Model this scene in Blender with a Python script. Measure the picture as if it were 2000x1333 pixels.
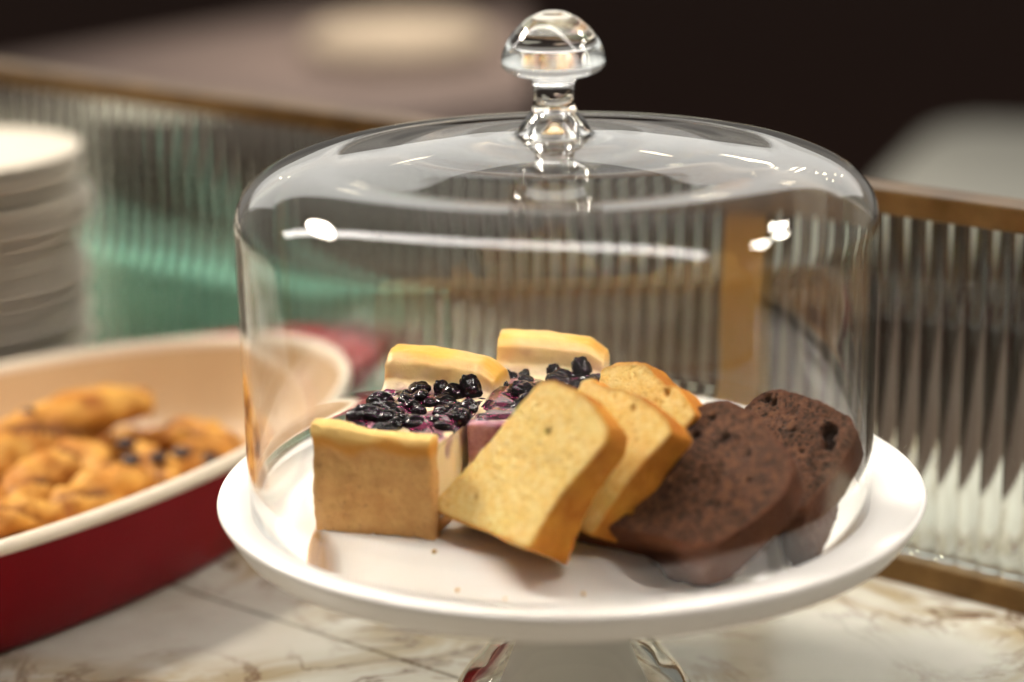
import bpy, bmesh, math, random
import numpy as np
from mathutils import Vector, Matrix, noise

for o in list(bpy.data.objects):
    bpy.data.objects.remove(o)
scene = bpy.context.scene
COL = scene.collection
rad = math.radians

# ------------------------------------------------------------------ camera
cam_data = bpy.data.cameras.new('camera')
cam = bpy.data.objects.new('camera', cam_data)
COL.objects.link(cam)
cam_data.sensor_width = 36.0
cam_data.lens = 85.0
cam_data.clip_start = 0.02
cam_data.clip_end = 100.0
C_FWD = Vector((0.0, 0.962218, -0.272280))
_roll = rad(1.13); _pitch = rad(15.8)
_up0 = Vector((0, math.sin(_pitch), math.cos(_pitch)))
C_RIGHT = Vector((1, 0, 0)) * math.cos(_roll) - _up0 * math.sin(_roll)
C_UP = Vector((1, 0, 0)) * math.sin(_roll) + _up0 * math.cos(_roll)
cam.matrix_world = Matrix(((C_RIGHT.x, C_UP.x, -C_FWD.x, -0.0247),
                           (C_RIGHT.y, C_UP.y, -C_FWD.y, -1.0145),
                           (C_RIGHT.z, C_UP.z, -C_FWD.z, 0.4669),
                           (0, 0, 0, 1)))
cam_data.dof.use_dof = True
cam_data.dof.focus_distance = 1.08
cam_data.dof.aperture_fstop = 2.9
scene.camera = cam

# ------------------------------------------------------------------ world
world = bpy.data.worlds.new('World')
scene.world = world
world.use_nodes = True
bgn = world.node_tree.nodes['Background']
bgn.inputs['Color'].default_value = (0.50, 0.455, 0.405, 1)
bgn.inputs['Strength'].default_value = 0.42

# ------------------------------------------------------------------ lamps
def area_lamp(name, loc, target, sx, sy, power, color=(1, .93, .84), spread=None, twist=0.0):
    d = bpy.data.lights.new(name, 'AREA')
    d.shape = 'RECTANGLE'
    d.size = sx; d.size_y = sy
    d.energy = power; d.color = color
    if spread: d.spread = rad(spread)
    o = bpy.data.objects.new(name, d)
    o.location = loc
    q = (Vector(target) - Vector(loc)).to_track_quat('-Z', 'Y')
    o.rotation_euler = (q.to_matrix() @ Matrix.Rotation(twist, 3, 'Z')).to_euler()
    COL.objects.link(o)
    return o
def axis_lamp(name, a, b, target, width, power, color):
    a = Vector(a); b = Vector(b); c = (a + b) / 2
    x = (b - a).normalized(); z = (c - Vector(target)); z = (z - x * z.dot(x)).normalized(); y = z.cross(x)
    o = area_lamp(name, c, target, (b - a).length, width, power, color)
    o.rotation_euler = Matrix(((x.x, y.x, z.x), (x.y, y.y, z.y), (x.z, y.z, z.z))).to_euler()
    return o
# wide bright panel at the far end of the room: the soft grey sheet mirrored in the dome's crown
area_lamp('far_panel_lamp', (0.0, 3.4, 1.30), (0.0, 0.0, 0.45), 4.6, 1.1, 15, (1, .98, .93))
# key: lamp high on the left, so that shadows fall to the right
area_lamp('ceiling_lamp', (-1.30, 0.80, 1.48), (0.0, 0.0, 0.1), 0.70, 0.28, 40, (1, .90, .76)).data.shape = 'ELLIPSE'
# long tube lamp overhead in front, mirrored as the white band on the dome's shoulder
axis_lamp('tube_lamp', (-3.6, 1.95, 1.75), (1.7, -1.05, 1.75), (0, 0, 0.2), 0.20, 60, (1, .93, .88))
# three square downlights to the right
for i, (x, y, z) in enumerate([(1.42, 0.70, 1.72), (1.62, 0.30, 1.50), (1.55, -0.15, 1.36)]):
    area_lamp('downlight_lamp', (x, y, z), (0, 0, 0.15), 0.20, 0.20, 8.0, (1, .92, .80))
# small bulbs at the far end of the room: the sparkles in the crown
for (x, y, z, w) in [(-1.1, 4.2, 1.25, .30), (-0.55, 4.4, 1.62, .22), (0.15, 4.5, 1.38, .20), (0.55, 4.2, 1.75, .45), (0.8, 4.0, 1.30, .50),
                     (1.0, 4.3, 1.85, .35), (1.25, 4.1, 1.48, .55), (1.5, 3.9, 1.22, .35), (1.65, 4.2, 1.70, .45)]:
    d = bpy.data.lights.new('bulb_lamp', 'POINT'); d.energy = w; d.shadow_soft_size = 0.022; d.color = (1, .86, .62)
    o = bpy.data.objects.new('bulb_lamp', d); o.location = (x, y, z); COL.objects.link(o)
# warm pool over the far table
area_lamp('pendant_lamp', (-0.25, 3.7, 0.9), (-0.22, 3.85, -0.3), 0.3, 0.3, 3.6, (1, .87, .70), spread=80)

scene.view_settings.view_transform = 'Standard'
scene.view_settings.look = 'None'
scene.view_settings.gamma = 1.0
scene.view_settings.use_curve_mapping = False
scene.view_settings.exposure = -0.02
cy = scene.cycles
cy.max_bounces = 32; cy.transmission_bounces = 30; cy.glossy_bounces = 12
cy.diffuse_bounces = 4; cy.transparent_max_bounces = 16
cy.caustics_refractive = True; cy.caustics_reflective = True
cy.blur_glossy = 0.0
cy.sample_clamp_indirect = 90.0
cy.use_denoising = True
cy.use_adaptive_sampling = True
cy.adaptive_threshold = 0.01

# ------------------------------------------------------------------ helpers
def set_props(o, label=None, cat=None, group=None, kind=None):
    if label: o['label'] = label
    if cat: o['category'] = cat
    if group: o['group'] = group
    if kind: o['kind'] = kind
    return o

def empty(name, loc=(0, 0, 0), rz=0.0):
    o = bpy.data.objects.new(name, None)
    o.empty_display_size = 0.02
    o.location = loc
    o.rotation_euler = (0, 0, rz)
    COL.objects.link(o)
    return o

def link_mesh(name, me, mat=None, parent=None, smooth=True):
    if mat is not None:
        me.materials.clear(); me.materials.append(mat)
    if smooth:
        me.polygons.foreach_set('use_smooth', [True] * len(me.polygons))
    o = bpy.data.objects.new(name, me)
    COL.objects.link(o)
    if parent is not None:
        o.parent = parent
    return o

def pydata(name, verts, faces):
    me = bpy.data.meshes.new(name)
    me.from_pydata([tuple(v) for v in verts], [], faces)
    me.update()
    return me

def box_bm(bm, x0, x1, y0, y1, z0, z1):
    vs = [bm.verts.new(p) for p in ((x0, y0, z0), (x1, y0, z0), (x1, y1, z0), (x0, y1, z0),
                                    (x0, y0, z1), (x1, y0, z1), (x1, y1, z1), (x0, y1, z1))]
    for f in ((0, 3, 2, 1), (4, 5, 6, 7), (0, 1, 5, 4), (1, 2, 6, 5), (2, 3, 7, 6), (3, 0, 4, 7)):
        bm.faces.new([vs[i] for i in f])

def box_mesh(name, x0, x1, y0, y1, z0, z1, bevel=0.0, segs=2):
    bm = bmesh.new()
    box_bm(bm, x0, x1, y0, y1, z0, z1)
    if bevel:
        bmesh.ops.bevel(bm, geom=bm.edges[:], offset=bevel, segments=segs, profile=0.5, affect='EDGES')
    me = bpy.data.meshes.new(name)
    bm.to_mesh(me); bm.free()
    return me

def catmull(pts, n=6):
    P = [np.array(p, float) for p in pts]
    out = []
    for i in range(len(P) - 1):
        p0 = P[max(i - 1, 0)]; p1 = P[i]; p2 = P[i + 1]; p3 = P[min(i + 2, len(P) - 1)]
        for k in range(n):
            t = k / n
            out.append(0.5 * ((2 * p1) + (-p0 + p2) * t + (2 * p0 - 5 * p1 + 4 * p2 - p3) * t * t
                              + (-p0 + 3 * p1 - 3 * p2 + p3) * t ** 3))
    out.append(P[-1])
    return out

def lathe(name, prof, segs=128, closed=True):
    """revolve (r,z) points; points with r<1e-6 become poles; closed joins last ring to first"""
    verts = []; rings = []
    for r, z in prof:
        if r < 1e-6:
            verts.append((0, 0, z)); rings.append([len(verts) - 1])
        else:
            i0 = len(verts)
            for k in range(segs):
                a = 2 * math.pi * k / segs
                verts.append((r * math.cos(a), r * math.sin(a), z))
            rings.append(list(range(i0, i0 + segs)))
    faces = []
    pairs = list(zip(rings[:-1], rings[1:]))
    if closed: pairs.append((rings[-1], rings[0]))
    for A, B in pairs:
        if len(A) == 1 and len(B) == 1: continue
        for k in range(segs):
            k2 = (k + 1) % segs
            if len(A) == 1: faces.append((A[0], B[k2], B[k]))
            elif len(B) == 1: faces.append((A[k], A[k2], B[0]))
            else: faces.append((A[k], A[k2], B[k2], B[k]))
    me = pydata(name, verts, faces)
    bm = bmesh.new(); bm.from_mesh(me)
    bmesh.ops.recalc_face_normals(bm, faces=bm.faces[:])
    bm.to_mesh(me); bm.free()
    return me

def voxel_remesh(me, size, smooth_iter=0):
    o = bpy.data.objects.new('tmp', me); COL.objects.link(o)
    m = o.modifiers.new('r', 'REMESH'); m.mode = 'VOXEL'; m.voxel_size = size
    if smooth_iter:
        s = o.modifiers.new('s', 'SMOOTH'); s.iterations = smooth_iter; s.factor = 0.5
    dg = bpy.context.evaluated_depsgraph_get(); dg.update()
    out = bpy.data.meshes.new_from_object(o.evaluated_get(dg))
    bpy.data.objects.remove(o)
    return out

def split_mesh(me, mask):
    """two meshes: faces where mask is True / False; keeps float point attributes"""
    res = []
    for want in (True, False):
        bm = bmesh.new(); bm.from_mesh(me); bm.faces.ensure_lookup_table()
        bmesh.ops.delete(bm, geom=[f for f in bm.faces if bool(mask[f.index]) != want], context='FACES')
        m = bpy.data.meshes.new('part'); bm.to_mesh(m); bm.free()
        res.append(m)
    return res

def get_co(me):
    a = np.empty(len(me.vertices) * 3); me.vertices.foreach_get('co', a); return a.reshape(-1, 3)
def get_no(me):
    a = np.empty(len(me.vertices) * 3); me.vertex_normals.foreach_get('vector', a); return a.reshape(-1, 3)
def set_co(me, co):
    me.vertices.foreach_set('co', np.ascontiguousarray(co).ravel()); me.update()
def add_attr(me, name, vals):
    a = me.attributes.new(name, 'FLOAT', 'POINT'); a.data.foreach_set('value', np.asarray(vals, dtype=np.float32))
def nz(P, f, seed=0.0):
    return np.array([noise.noise((p[0] * f + seed, p[1] * f + seed * 1.7, p[2] * f - seed)) for p in P])
def vor(P, f, seed=0.0):
    return np.array([noise.voronoi((p[0] * f + seed, p[1] * f, p[2] * f - seed))[0][0] for p in P])
def sstep(a, b, x):
    t = np.clip((x - a) / (b - a), 0, 1); return t * t * (3 - 2 * t)

# ------------------------------------------------------------------ materials
def new_mat(name):
    m = bpy.data.materials.new(name); m.use_nodes = True
    nt = m.node_tree
    return m, nt, nt.nodes['Principled BSDF']
def N(nt, t, **kw):
    n = nt.nodes.new(t)
    for k, v in kw.items(): setattr(n, k, v)
    return n
def ramp(nt, stops, interp='LINEAR'):
    r = N(nt, 'ShaderNodeValToRGB'); r.color_ramp.interpolation = interp
    e = r.color_ramp.elements
    while len(e) < len(stops): e.new(0.5)
    for i, (p, c) in enumerate(stops):
        e[i].position = p; e[i].color = (*c, 1) if len(c) == 3 else c
    return r
def noise_node(nt, scale, detail=4, rough=0.55, coord='Object', dist=0.0):
    tc = N(nt, 'ShaderNodeTexCoord'); n = N(nt, 'ShaderNodeTexNoise')
    n.inputs['Scale'].default_value = scale; n.inputs['Detail'].default_value = detail
    n.inputs['Roughness'].default_value = rough; n.inputs['Distortion'].default_value = dist
    nt.links.new(tc.outputs[coord], n.inputs['Vector'])
    return n
def mixc(nt, fac, a, b, mode='MIX'):
    m = N(nt, 'ShaderNodeMix', data_type='RGBA', blend_type=mode)
    for sock, v in ((m.inputs[0], fac), (m.inputs[6], a), (m.inputs[7], b)):
        if hasattr(v, 'is_linked') or hasattr(v, 'links'): nt.links.new(v, sock)
        elif isinstance(v, (int, float)): sock.default_value = v
        else: sock.default_value = (*v, 1)
    return m.outputs[2]
def math_node(nt, op, a, b=None, c=None):
    m = N(nt, 'ShaderNodeMath', operation=op)
    for s, v in zip(m.inputs, (a, b, c)):
        if v is None: continue
        if isinstance(v, (int, float)): s.default_value = v
        else: nt.links.new(v, s)
    return m.outputs[0]
def bump(nt, p, height, strength=0.3, dist=0.001):
    b = N(nt, 'ShaderNodeBump'); b.inputs['Strength'].default_value = strength; b.inputs['Distance'].default_value = dist
    nt.links.new(height, b.inputs['Height']); nt.links.new(b.outputs['Normal'], p.inputs['Normal'])
def attr(nt, name):
    a = N(nt, 'ShaderNodeAttribute'); a.attribute_name = name; return a.outputs['Fac']

def ramp_out(nt, v, a, b):
    r = N(nt, 'ShaderNodeMapRange'); r.inputs['From Min'].default_value = a; r.inputs['From Max'].default_value = b
    nt.links.new(v, r.inputs['Value']); return r.outputs[0]

def glass_mat(name, color=(1, 1, 1), ior=1.47, rough=0.0):
    m = bpy.data.materials.new(name); m.use_nodes = True
    nt = m.node_tree; nt.nodes.remove(nt.nodes['Principled BSDF'])
    g = N(nt, 'ShaderNodeBsdfGlass'); g.inputs['Color'].default_value = (*color, 1)
    g.inputs['IOR'].default_value = ior; g.inputs['Roughness'].default_value = rough
    nt.links.new(g.outputs[0], nt.nodes['Material Output'].inputs['Surface'])
    return m

M = {}
M['dome_glass'] = glass_mat('dome_glass', (0.992, 0.997, 0.994), 1.47)
M['foot_glass'] = glass_mat('foot_glass', (0.985, 0.99, 0.98), 1.5)
M['reeded_glass'] = glass_mat('reeded_glass', (0.93, 0.96, 0.94), 1.5, 0.02)

m, nt, p = new_mat('white_ceramic')
n = noise_node(nt, 30, 3)
nt.links.new(mixc(nt, n.outputs['Fac'], (0.81, 0.785, 0.745), (0.86, 0.84, 0.80)), p.inputs['Base Color'])
p.inputs['Roughness'].default_value = 0.36
M['ceramic'] = m

m, nt, p = new_mat('saucer_ceramic')
n = noise_node(nt, 20, 3)
nt.links.new(mixc(nt, n.outputs['Fac'], (0.62, 0.57, 0.47), (0.68, 0.63, 0.54)), p.inputs['Base Color'])
p.inputs['Roughness'].default_value = 0.35
M['saucer'] = m

m, nt, p = new_mat('red_glaze')
n = noise_node(nt, 25, 4)
nt.links.new(mixc(nt, n.outputs['Fac'], (0.16, 0.0025, 0.006), (0.21, 0.004, 0.009)), p.inputs['Base Color'])
p.inputs['Roughness'].default_value = 0.35; p.inputs['Specular IOR Level'].default_value = 0.10
M['red_glaze'] = m

m, nt, p = new_mat('cream_glaze')
n = noise_node(nt, 30, 4)
nt.links.new(mixc(nt, n.outputs['Fac'], (0.60, 0.42, 0.24), (0.66, 0.48, 0.29)), p.inputs['Base Color'])
p.inputs['Roughness'].default_value = 0.25
M['cream_glaze'] = m

m, nt, p = new_mat('cream_rim')
n = noise_node(nt, 30, 4)
nt.links.new(mixc(nt, n.outputs['Fac'], (0.74, 0.64, 0.49), (0.80, 0.71, 0.57)), p.inputs['Base Color'])
p.inputs['Roughness'].default_value = 0.3
M['cream_rim'] = m

m, nt, p = new_mat('brass')
n = noise_node(nt, 60, 4)
nt.links.new(mixc(nt, n.outputs['Fac'], (0.36, 0.20, 0.050), (0.50, 0.30, 0.090)), p.inputs['Base Color'])
p.inputs['Metallic'].default_value = 0.9; p.inputs['Roughness'].default_value = 0.38
M['brass'] = m

m, nt, p = new_mat('dimmed_brass')  # rail brass: the dark surroundings it mirrors are put into its colour
n = noise_node(nt, 45, 5)
nt.links.new(mixc(nt, ramp_out(nt, n.outputs['Fac'], 0.3, 0.7), (0.10, 0.052, 0.014), (0.20, 0.115, 0.040)), p.inputs['Base Color'])
p.inputs['Metallic'].default_value = 0.65; p.inputs['Roughness'].default_value = 0.34
M['dimmed_brass'] = m

# marble -------------------------------------------------------------
m, nt, p = new_mat('marble')
tc = N(nt, 'ShaderNodeTexCoord')
cloud = N(nt, 'ShaderNodeTexNoise'); cloud.inputs['Scale'].default_value = 7; cloud.inputs['Detail'].default_value = 5
nt.links.new(tc.outputs['Object'], cloud.inputs['Vector'])
base = ramp(nt, [(0.3, (0.34, 0.31, 0.25)), (0.5, (0.49, 0.475, 0.415)), (0.75, (0.58, 0.565, 0.51))])
nt.links.new(cloud.outputs['Fac'], base.inputs['Fac'])
def vein(scale, width, seed, dist=1.2):
    mp = N(nt, 'ShaderNodeMapping'); mp.inputs['Location'].default_value = (seed, seed * 0.7, 0)
    nt.links.new(tc.outputs['Object'], mp.inputs['Vector'])
    v = N(nt, 'ShaderNodeTexNoise'); v.inputs['Scale'].default_value = scale; v.inputs['Detail'].default_value = 6
    v.inputs['Distortion'].default_value = dist; v.inputs['Roughness'].default_value = 0.6
    nt.links.new(mp.outputs[0], v.inputs['Vector'])
    d = math_node(nt, 'ABSOLUTE', math_node(nt, 'SUBTRACT', v.outputs['Fac'], 0.5))
    r = N(nt, 'ShaderNodeMapRange'); r.inputs['From Min'].default_value = 0; r.inputs['From Max'].default_value = width
    r.inputs['To Min'].default_value = 1; r.inputs['To Max'].default_value = 0
    nt.links.new(d, r.inputs['Value'])
    return r.outputs[0]
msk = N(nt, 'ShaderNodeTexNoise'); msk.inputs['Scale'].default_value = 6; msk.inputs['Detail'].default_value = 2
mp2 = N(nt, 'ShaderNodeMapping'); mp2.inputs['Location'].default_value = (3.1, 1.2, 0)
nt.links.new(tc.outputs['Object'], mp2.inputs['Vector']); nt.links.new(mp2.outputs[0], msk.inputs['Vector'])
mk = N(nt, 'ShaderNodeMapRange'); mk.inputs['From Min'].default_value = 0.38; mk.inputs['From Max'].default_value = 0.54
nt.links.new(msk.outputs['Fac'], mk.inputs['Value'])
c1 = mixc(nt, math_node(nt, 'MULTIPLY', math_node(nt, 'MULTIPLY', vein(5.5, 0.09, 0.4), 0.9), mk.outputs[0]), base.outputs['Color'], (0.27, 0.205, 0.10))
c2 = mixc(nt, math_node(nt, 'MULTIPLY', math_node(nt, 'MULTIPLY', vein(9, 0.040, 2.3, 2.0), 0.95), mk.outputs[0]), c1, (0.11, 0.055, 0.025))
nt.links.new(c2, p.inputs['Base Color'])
p.inputs['Roughness'].default_value = 0.22
M['marble'] = m

m, nt, p = new_mat('grout')
n = noise_node(nt, 200, 3)
nt.links.new(mixc(nt, n.outputs['Fac'], (0.09, 0.07, 0.05), (0.14, 0.11, 0.08)), p.inputs['Base Color']); p.inputs['Roughness'].default_value = 0.9
M['grout'] = m

def simple(name, a, b, rough, scale=20):
    m, nt, p = new_mat(name)
    n = noise_node(nt, scale, 4)
    nt.links.new(mixc(nt, n.outputs['Fac'], a, b), p.inputs['Base Color']); p.inputs['Roughness'].default_value = rough
    M[name] = m
simple('dark_floor', (0.026, 0.010, 0.007), (0.042, 0.018, 0.012), 0.9, 3)
M['dark_floor'].node_tree.nodes['Principled BSDF'].inputs['Specular IOR Level'].default_value = 0.1
simple('table_top', (0.24, 0.18, 0.165), (0.31, 0.24, 0.22), 0.6, 6)
simple('table_leg', (0.03, 0.02, 0.015), (0.05, 0.03, 0.02), 0.5, 10)
simple('pale_cloth', (0.74, 0.76, 0.68), (0.82, 0.83, 0.76), 0.8, 10)
simple('glow_cream', (0.50, 0.42, 0.33), (0.58, 0.49, 0.39), 0.8, 10)  # cream for the disc that stands in for the far glow
simple('teal_paint', (0.24, 0.58, 0.44), (0.30, 0.64, 0.50), 0.6, 10)
simple('wood_brown', (0.065, 0.034, 0.020), (0.11, 0.060, 0.036), 0.5, 14)

# cake materials -----------------------------------------------------
def crumb_mat(name, crumb_a, crumb_b, crust_a, crust_b, pore, rough=0.85, sss=0.0, fine=900, cell=420, hole_amt=0.5, gate_lo=0.42):
    m, nt, p = new_mat(name)
    n1 = noise_node(nt, 260, 5, 0.65); n2 = noise_node(nt, 70, 4)
    col = mixc(nt, ramp_out(nt, n1.outputs['Fac'], 0.35, 0.65), crumb_a, crumb_b)
    crust = mixc(nt, ramp_out(nt, n2.outputs['Fac'], 0.3, 0.7), crust_a, crust_b)
    tcv = N(nt, 'ShaderNodeTexCoord'); vn = N(nt, 'ShaderNodeTexVoronoi'); vn.inputs['Scale'].default_value = cell
    dn_ = noise_node(nt, 300, 2); vadd = N(nt, 'ShaderNodeVectorMath', operation='MULTIPLY_ADD')
    vadd.inputs[1].default_value = (0.002, 0.002, 0.002)
    nt.links.new(dn_.outputs['Color'], vadd.inputs[0]); nt.links.new(tcv.outputs['Object'], vadd.inputs[2]); nt.links.new(vadd.outputs[0], vn.inputs['Vector'])
    holes = N(nt, 'ShaderNodeMapRange'); holes.inputs['From Min'].default_value = 0.42; holes.inputs['From Max'].default_value = 0.12
    nt.links.new(vn.outputs['Distance'], holes.inputs['Value'])
    gate = ramp_out(nt, noise_node(nt, 150, 3).outputs['Fac'], gate_lo, gate_lo + 0.18)
    hol = math_node(nt, 'MULTIPLY', holes.outputs[0], gate)
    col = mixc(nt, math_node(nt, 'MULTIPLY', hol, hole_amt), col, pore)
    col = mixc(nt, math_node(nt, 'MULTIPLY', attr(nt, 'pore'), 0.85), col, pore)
    col = mixc(nt, attr(nt, 'crust'), col, crust)
    nt.links.new(col, p.inputs['Base Color'])
    p.inputs['Roughness'].default_value = rough
    p.inputs['Specular IOR Level'].default_value = 0.3
    if sss:
        p.inputs['Subsurface Weight'].default_value = sss
        p.inputs['Subsurface Radius'].default_value = (0.004, 0.002, 0.0008)
        p.inputs['Subsurface Scale'].default_value = 1.0
    nb = noise_node(nt, fine, 5, 0.7)
    bump(nt, p, math_node(nt, 'SUBTRACT', nb.outputs['Fac'], math_node(nt, 'MULTIPLY', hol, 0.8)), 0.6, 0.0012)
    return m
M['pound'] = crumb_mat('pound_cake', (0.90, 0.59, 0.175), (0.95, 0.74, 0.32), (0.44, 0.135, 0.010), (0.68, 0.29, 0.032), (0.70, 0.36, 0.07), sss=0.15, cell=560, hole_amt=0.42, gate_lo=0.36)
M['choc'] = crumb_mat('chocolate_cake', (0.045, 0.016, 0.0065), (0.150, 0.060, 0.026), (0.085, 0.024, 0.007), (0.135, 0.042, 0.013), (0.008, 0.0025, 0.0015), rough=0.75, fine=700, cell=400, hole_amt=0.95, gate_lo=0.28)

m, nt, p = new_mat('cheesecake')
n1 = noise_node(nt, 120, 4); n2 = noise_node(nt, 45, 4)
gold = mixc(nt, ramp_out(nt, n2.outputs['Fac'], 0.3, 0.7), (0.80, 0.35, 0.022), (0.89, 0.52, 0.085))
cream = mixc(nt, n1.outputs['Fac'], (0.80, 0.62, 0.34), (0.86, 0.72, 0.46))
purp = mixc(nt, ramp_out(nt, n1.outputs['Fac'], 0.35, 0.65), (0.20, 0.040, 0.085), (0.55, 0.30, 0.36))
col = mixc(nt, attr(nt, 'stain'), cream, purp)
col = mixc(nt, attr(nt, 'gold'), col, gold)
nt.links.new(col, p.inputs['Base Color'])
p.inputs['Roughness'].default_value = 0.38
p.inputs['Subsurface Weight'].default_value = 0.15
p.inputs['Subsurface Radius'].default_value = (0.005, 0.003, 0.0015); p.inputs['Subsurface Scale'].default_value = 1.0
bump(nt, p, noise_node(nt, 500, 4).outputs['Fac'], 0.25, 0.0008)
M['cheesecake'] = m

m, nt, p = new_mat('biscuit')
n1 = noise_node(nt, 90, 5, 0.6); n2 = noise_node(nt, 420, 3, 0.6)
col = mixc(nt, ramp_out(nt, n1.outputs['Fac'], 0.3, 0.7), (0.57, 0.275, 0.080), (0.74, 0.43, 0.155))
col = mixc(nt, math_node(nt, 'MULTIPLY', ramp_out(nt, n2.outputs['Fac'], 0.58, 0.75), 0.6), col, (0.28, 0.12, 0.04))
gold = mixc(nt, attr(nt, 'pale'), (0.64, 0.27, 0.03), (0.90, 0.60, 0.20))
col = mixc(nt, attr(nt, 'gold'), col, gold)
nt.links.new(col, p.inputs['Base Color']); p.inputs['Roughness'].default_value = 0.75
bump(nt, p, noise_node(nt, 700, 5, 0.7).outputs['Fac'], 0.5, 0.0012)
M['biscuit'] = m

m, nt, p = new_mat('blueberry')
n1 = noise_node(nt, 1.5, 3)
nt.links.new(mixc(nt, n1.outputs['Fac'], (0.004, 0.0015, 0.004), (0.014, 0.003, 0.008)), p.inputs['Base Color'])
p.inputs['Roughness'].default_value = 0.03; p.inputs['Specular IOR Level'].default_value = 0.4
M['berry'] = m
m, nt, p = new_mat('berry_syrup')
n1 = noise_node(nt, 140, 3)
nt.links.new(mixc(nt, ramp_out(nt, n1.outputs['Fac'], 0.35, 0.7), (0.030, 0.002, 0.012), (0.20, 0.022, 0.070)), p.inputs['Base Color'])
p.inputs['Roughness'].default_value = 0.1; p.inputs['Coat Weight'].default_value = 0.9; p.inputs['Coat Roughness'].default_value = 0.04
bump(nt, p, noise_node(nt, 220, 3).outputs['Fac'], 0.4, 0.0015)
M['syrup'] = m

m, nt, p = new_mat('pastry')
n1 = noise_node(nt, 60, 5); n2 = noise_node(nt, 28, 4)
a = mixc(nt, ramp_out(nt, n1.outputs['Fac'], 0.3, 0.7), (0.30, 0.090, 0.008), (0.58, 0.26, 0.038))
a = mixc(nt, math_node(nt, 'MULTIPLY', ramp_out(nt, n2.outputs['Fac'], 0.52, 0.68), 0.75), a, (0.26, 0.075, 0.012))
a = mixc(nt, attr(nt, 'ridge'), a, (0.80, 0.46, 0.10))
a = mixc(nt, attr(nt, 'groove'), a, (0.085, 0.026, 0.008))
nt.links.new(a, p.inputs['Base Color']); p.inputs['Roughness'].default_value = 0.6; p.inputs['Specular IOR Level'].default_value = 0.3
bump(nt, p, noise_node(nt, 300, 5, 0.65).outputs['Fac'], 0.4, 0.0015)
M['pastry'] = m
simple('dark_chocolate', (0.020, 0.007, 0.004), (0.045, 0.016, 0.010), 0.4, 120)

# ================================================================== SETTING
PA = Vector((0.1641, 0.1714, 0.0)); PD = Vector((0.7676, -0.6409, 0.0)); PN = Vector((0.6409, 0.7676, 0.0))
P_ANG = math.atan2(PD.y, PD.x)      # local x along the screen, local y away from the camera

floor = link_mesh('floor', pydata('floor', [(-14, -4, -1.05), (14, -4, -1.05), (14, 22, -1.05), (-14, 22, -1.05)], [(0, 1, 2, 3)]), M['dark_floor'])
set_props(floor, kind='structure')

counter = empty('counter', PA, P_ANG); set_props(counter, kind='structure')
o = link_mesh('counter_base', box_mesh('counter_base', -1.62, 0.292, -0.57, 0.158, -1.05, -0.0125), M['grout'], counter, False)
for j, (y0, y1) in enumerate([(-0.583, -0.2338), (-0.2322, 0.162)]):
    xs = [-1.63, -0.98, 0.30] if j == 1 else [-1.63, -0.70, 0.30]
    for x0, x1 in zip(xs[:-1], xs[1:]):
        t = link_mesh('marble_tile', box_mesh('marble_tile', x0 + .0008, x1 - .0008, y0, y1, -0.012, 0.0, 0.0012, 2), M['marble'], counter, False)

# ================================================================== REEDED SCREEN
screen = empty('reeded_screen', PA, P_ANG)
set_props(screen, 'brass-framed reeded glass screen standing along the back of the marble counter', 'screen')
X0, X1 = -1.05, 0.285
def brass_bar(name, x0, x1, y0, y1, z0, z1):
    return link_mesh(name, box_mesh(name, x0, x1, y0, y1, z0, z1, 0.0012, 2), M['brass'] if name == 'post' else M['dimmed_brass'], screen, False)
brass_bar('top_rail', X0, X1, -0.004, 0.018, 0.1945, 0.2068)
brass_bar('bottom_rail', X0, X1, -0.004, 0.018, 0.0, 0.014)
brass_bar('post', -0.0960, -0.0685, -0.0025, 0.0165, 0.0142, 0.1943)
PITCH = 0.0123
def reeded(x0, x1, y, z0, z1, th=0.0035, bulge=0.0019, k=8):
    n = int(round((x1 - x0) / PITCH)); pw = (x1 - x0) / n
    front = []
    for i in range(n):
        for j in range(k):
            s = j / k
            front.append((x0 + (i + s) * pw, y - bulge * (1 - (2 * s - 1) ** 2)))
    front.append((x1, y))
    verts = []; m_ = len(front)
    for fx, fy in front: verts.append((fx, fy, z0))
    for fx, fy in front: verts.append((fx, fy, z1))
    b = len(verts)
    verts += [(x0, y + th, z0), (x1, y + th, z0), (x0, y + th, z1), (x1, y + th, z1)]
    faces = [(i, i + 1, m_ + i + 1, m_ + i) for i in range(m_ - 1)]
    faces.append((b + 1, b, b + 2, b + 3))
    faces.append((b, 0, m_, b + 2)); faces.append((m_ - 1, b + 1, b + 3, 2 * m_ - 1))
    faces.append(tuple(range(m_)) [::-1] + (b, b + 1)); faces.append(tuple(range(m_, 2 * m_)) + (b + 3, b + 2))
    me = pydata('glass_pane', verts, faces)
    bm = bmesh.new(); bm.from_mesh(me); bmesh.ops.recalc_face_normals(bm, faces=bm.faces[:]); bm.to_mesh(me); bm.free()
    return me
for (x0, x1) in ((-0.0955 - PITCH * 76, -0.0965), (-0.068, -0.068 + PITCH * 28)):
    g = link_mesh('glass_pane', reeded(x0, x1, 0.0065, 0.0143, 0.1942), M['reeded_glass'], screen, False)
    sm = [abs(f.normal.z) < 0.5 and abs(f.normal.x) < 0.999 and f.normal.y < 0 for f in g.data.polygons]
    g.data.polygons.foreach_set('use_smooth', [False] * len(sm))

# ================================================================== BEHIND THE SCREEN
def screen_pt(s, off, z): return PA + PD * s + PN * off + Vector((0, 0, z))
tb = empty('teal_box', screen_pt(-0.78, 0.060, 0), P_ANG)
set_props(tb, 'teal green box standing behind the reeded glass at left', 'box')
link_mesh('box_body', box_mesh('box_body', -0.36, 0.315, -0.016, 0.016, 0.0, 0.062, 0.003), M['teal_paint'], tb)
link_mesh('box_lid', box_mesh('box_lid', -0.363, 0.318, -0.018, 0.018, 0.0623, 0.071, 0.003), M['teal_paint'], tb)

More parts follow.
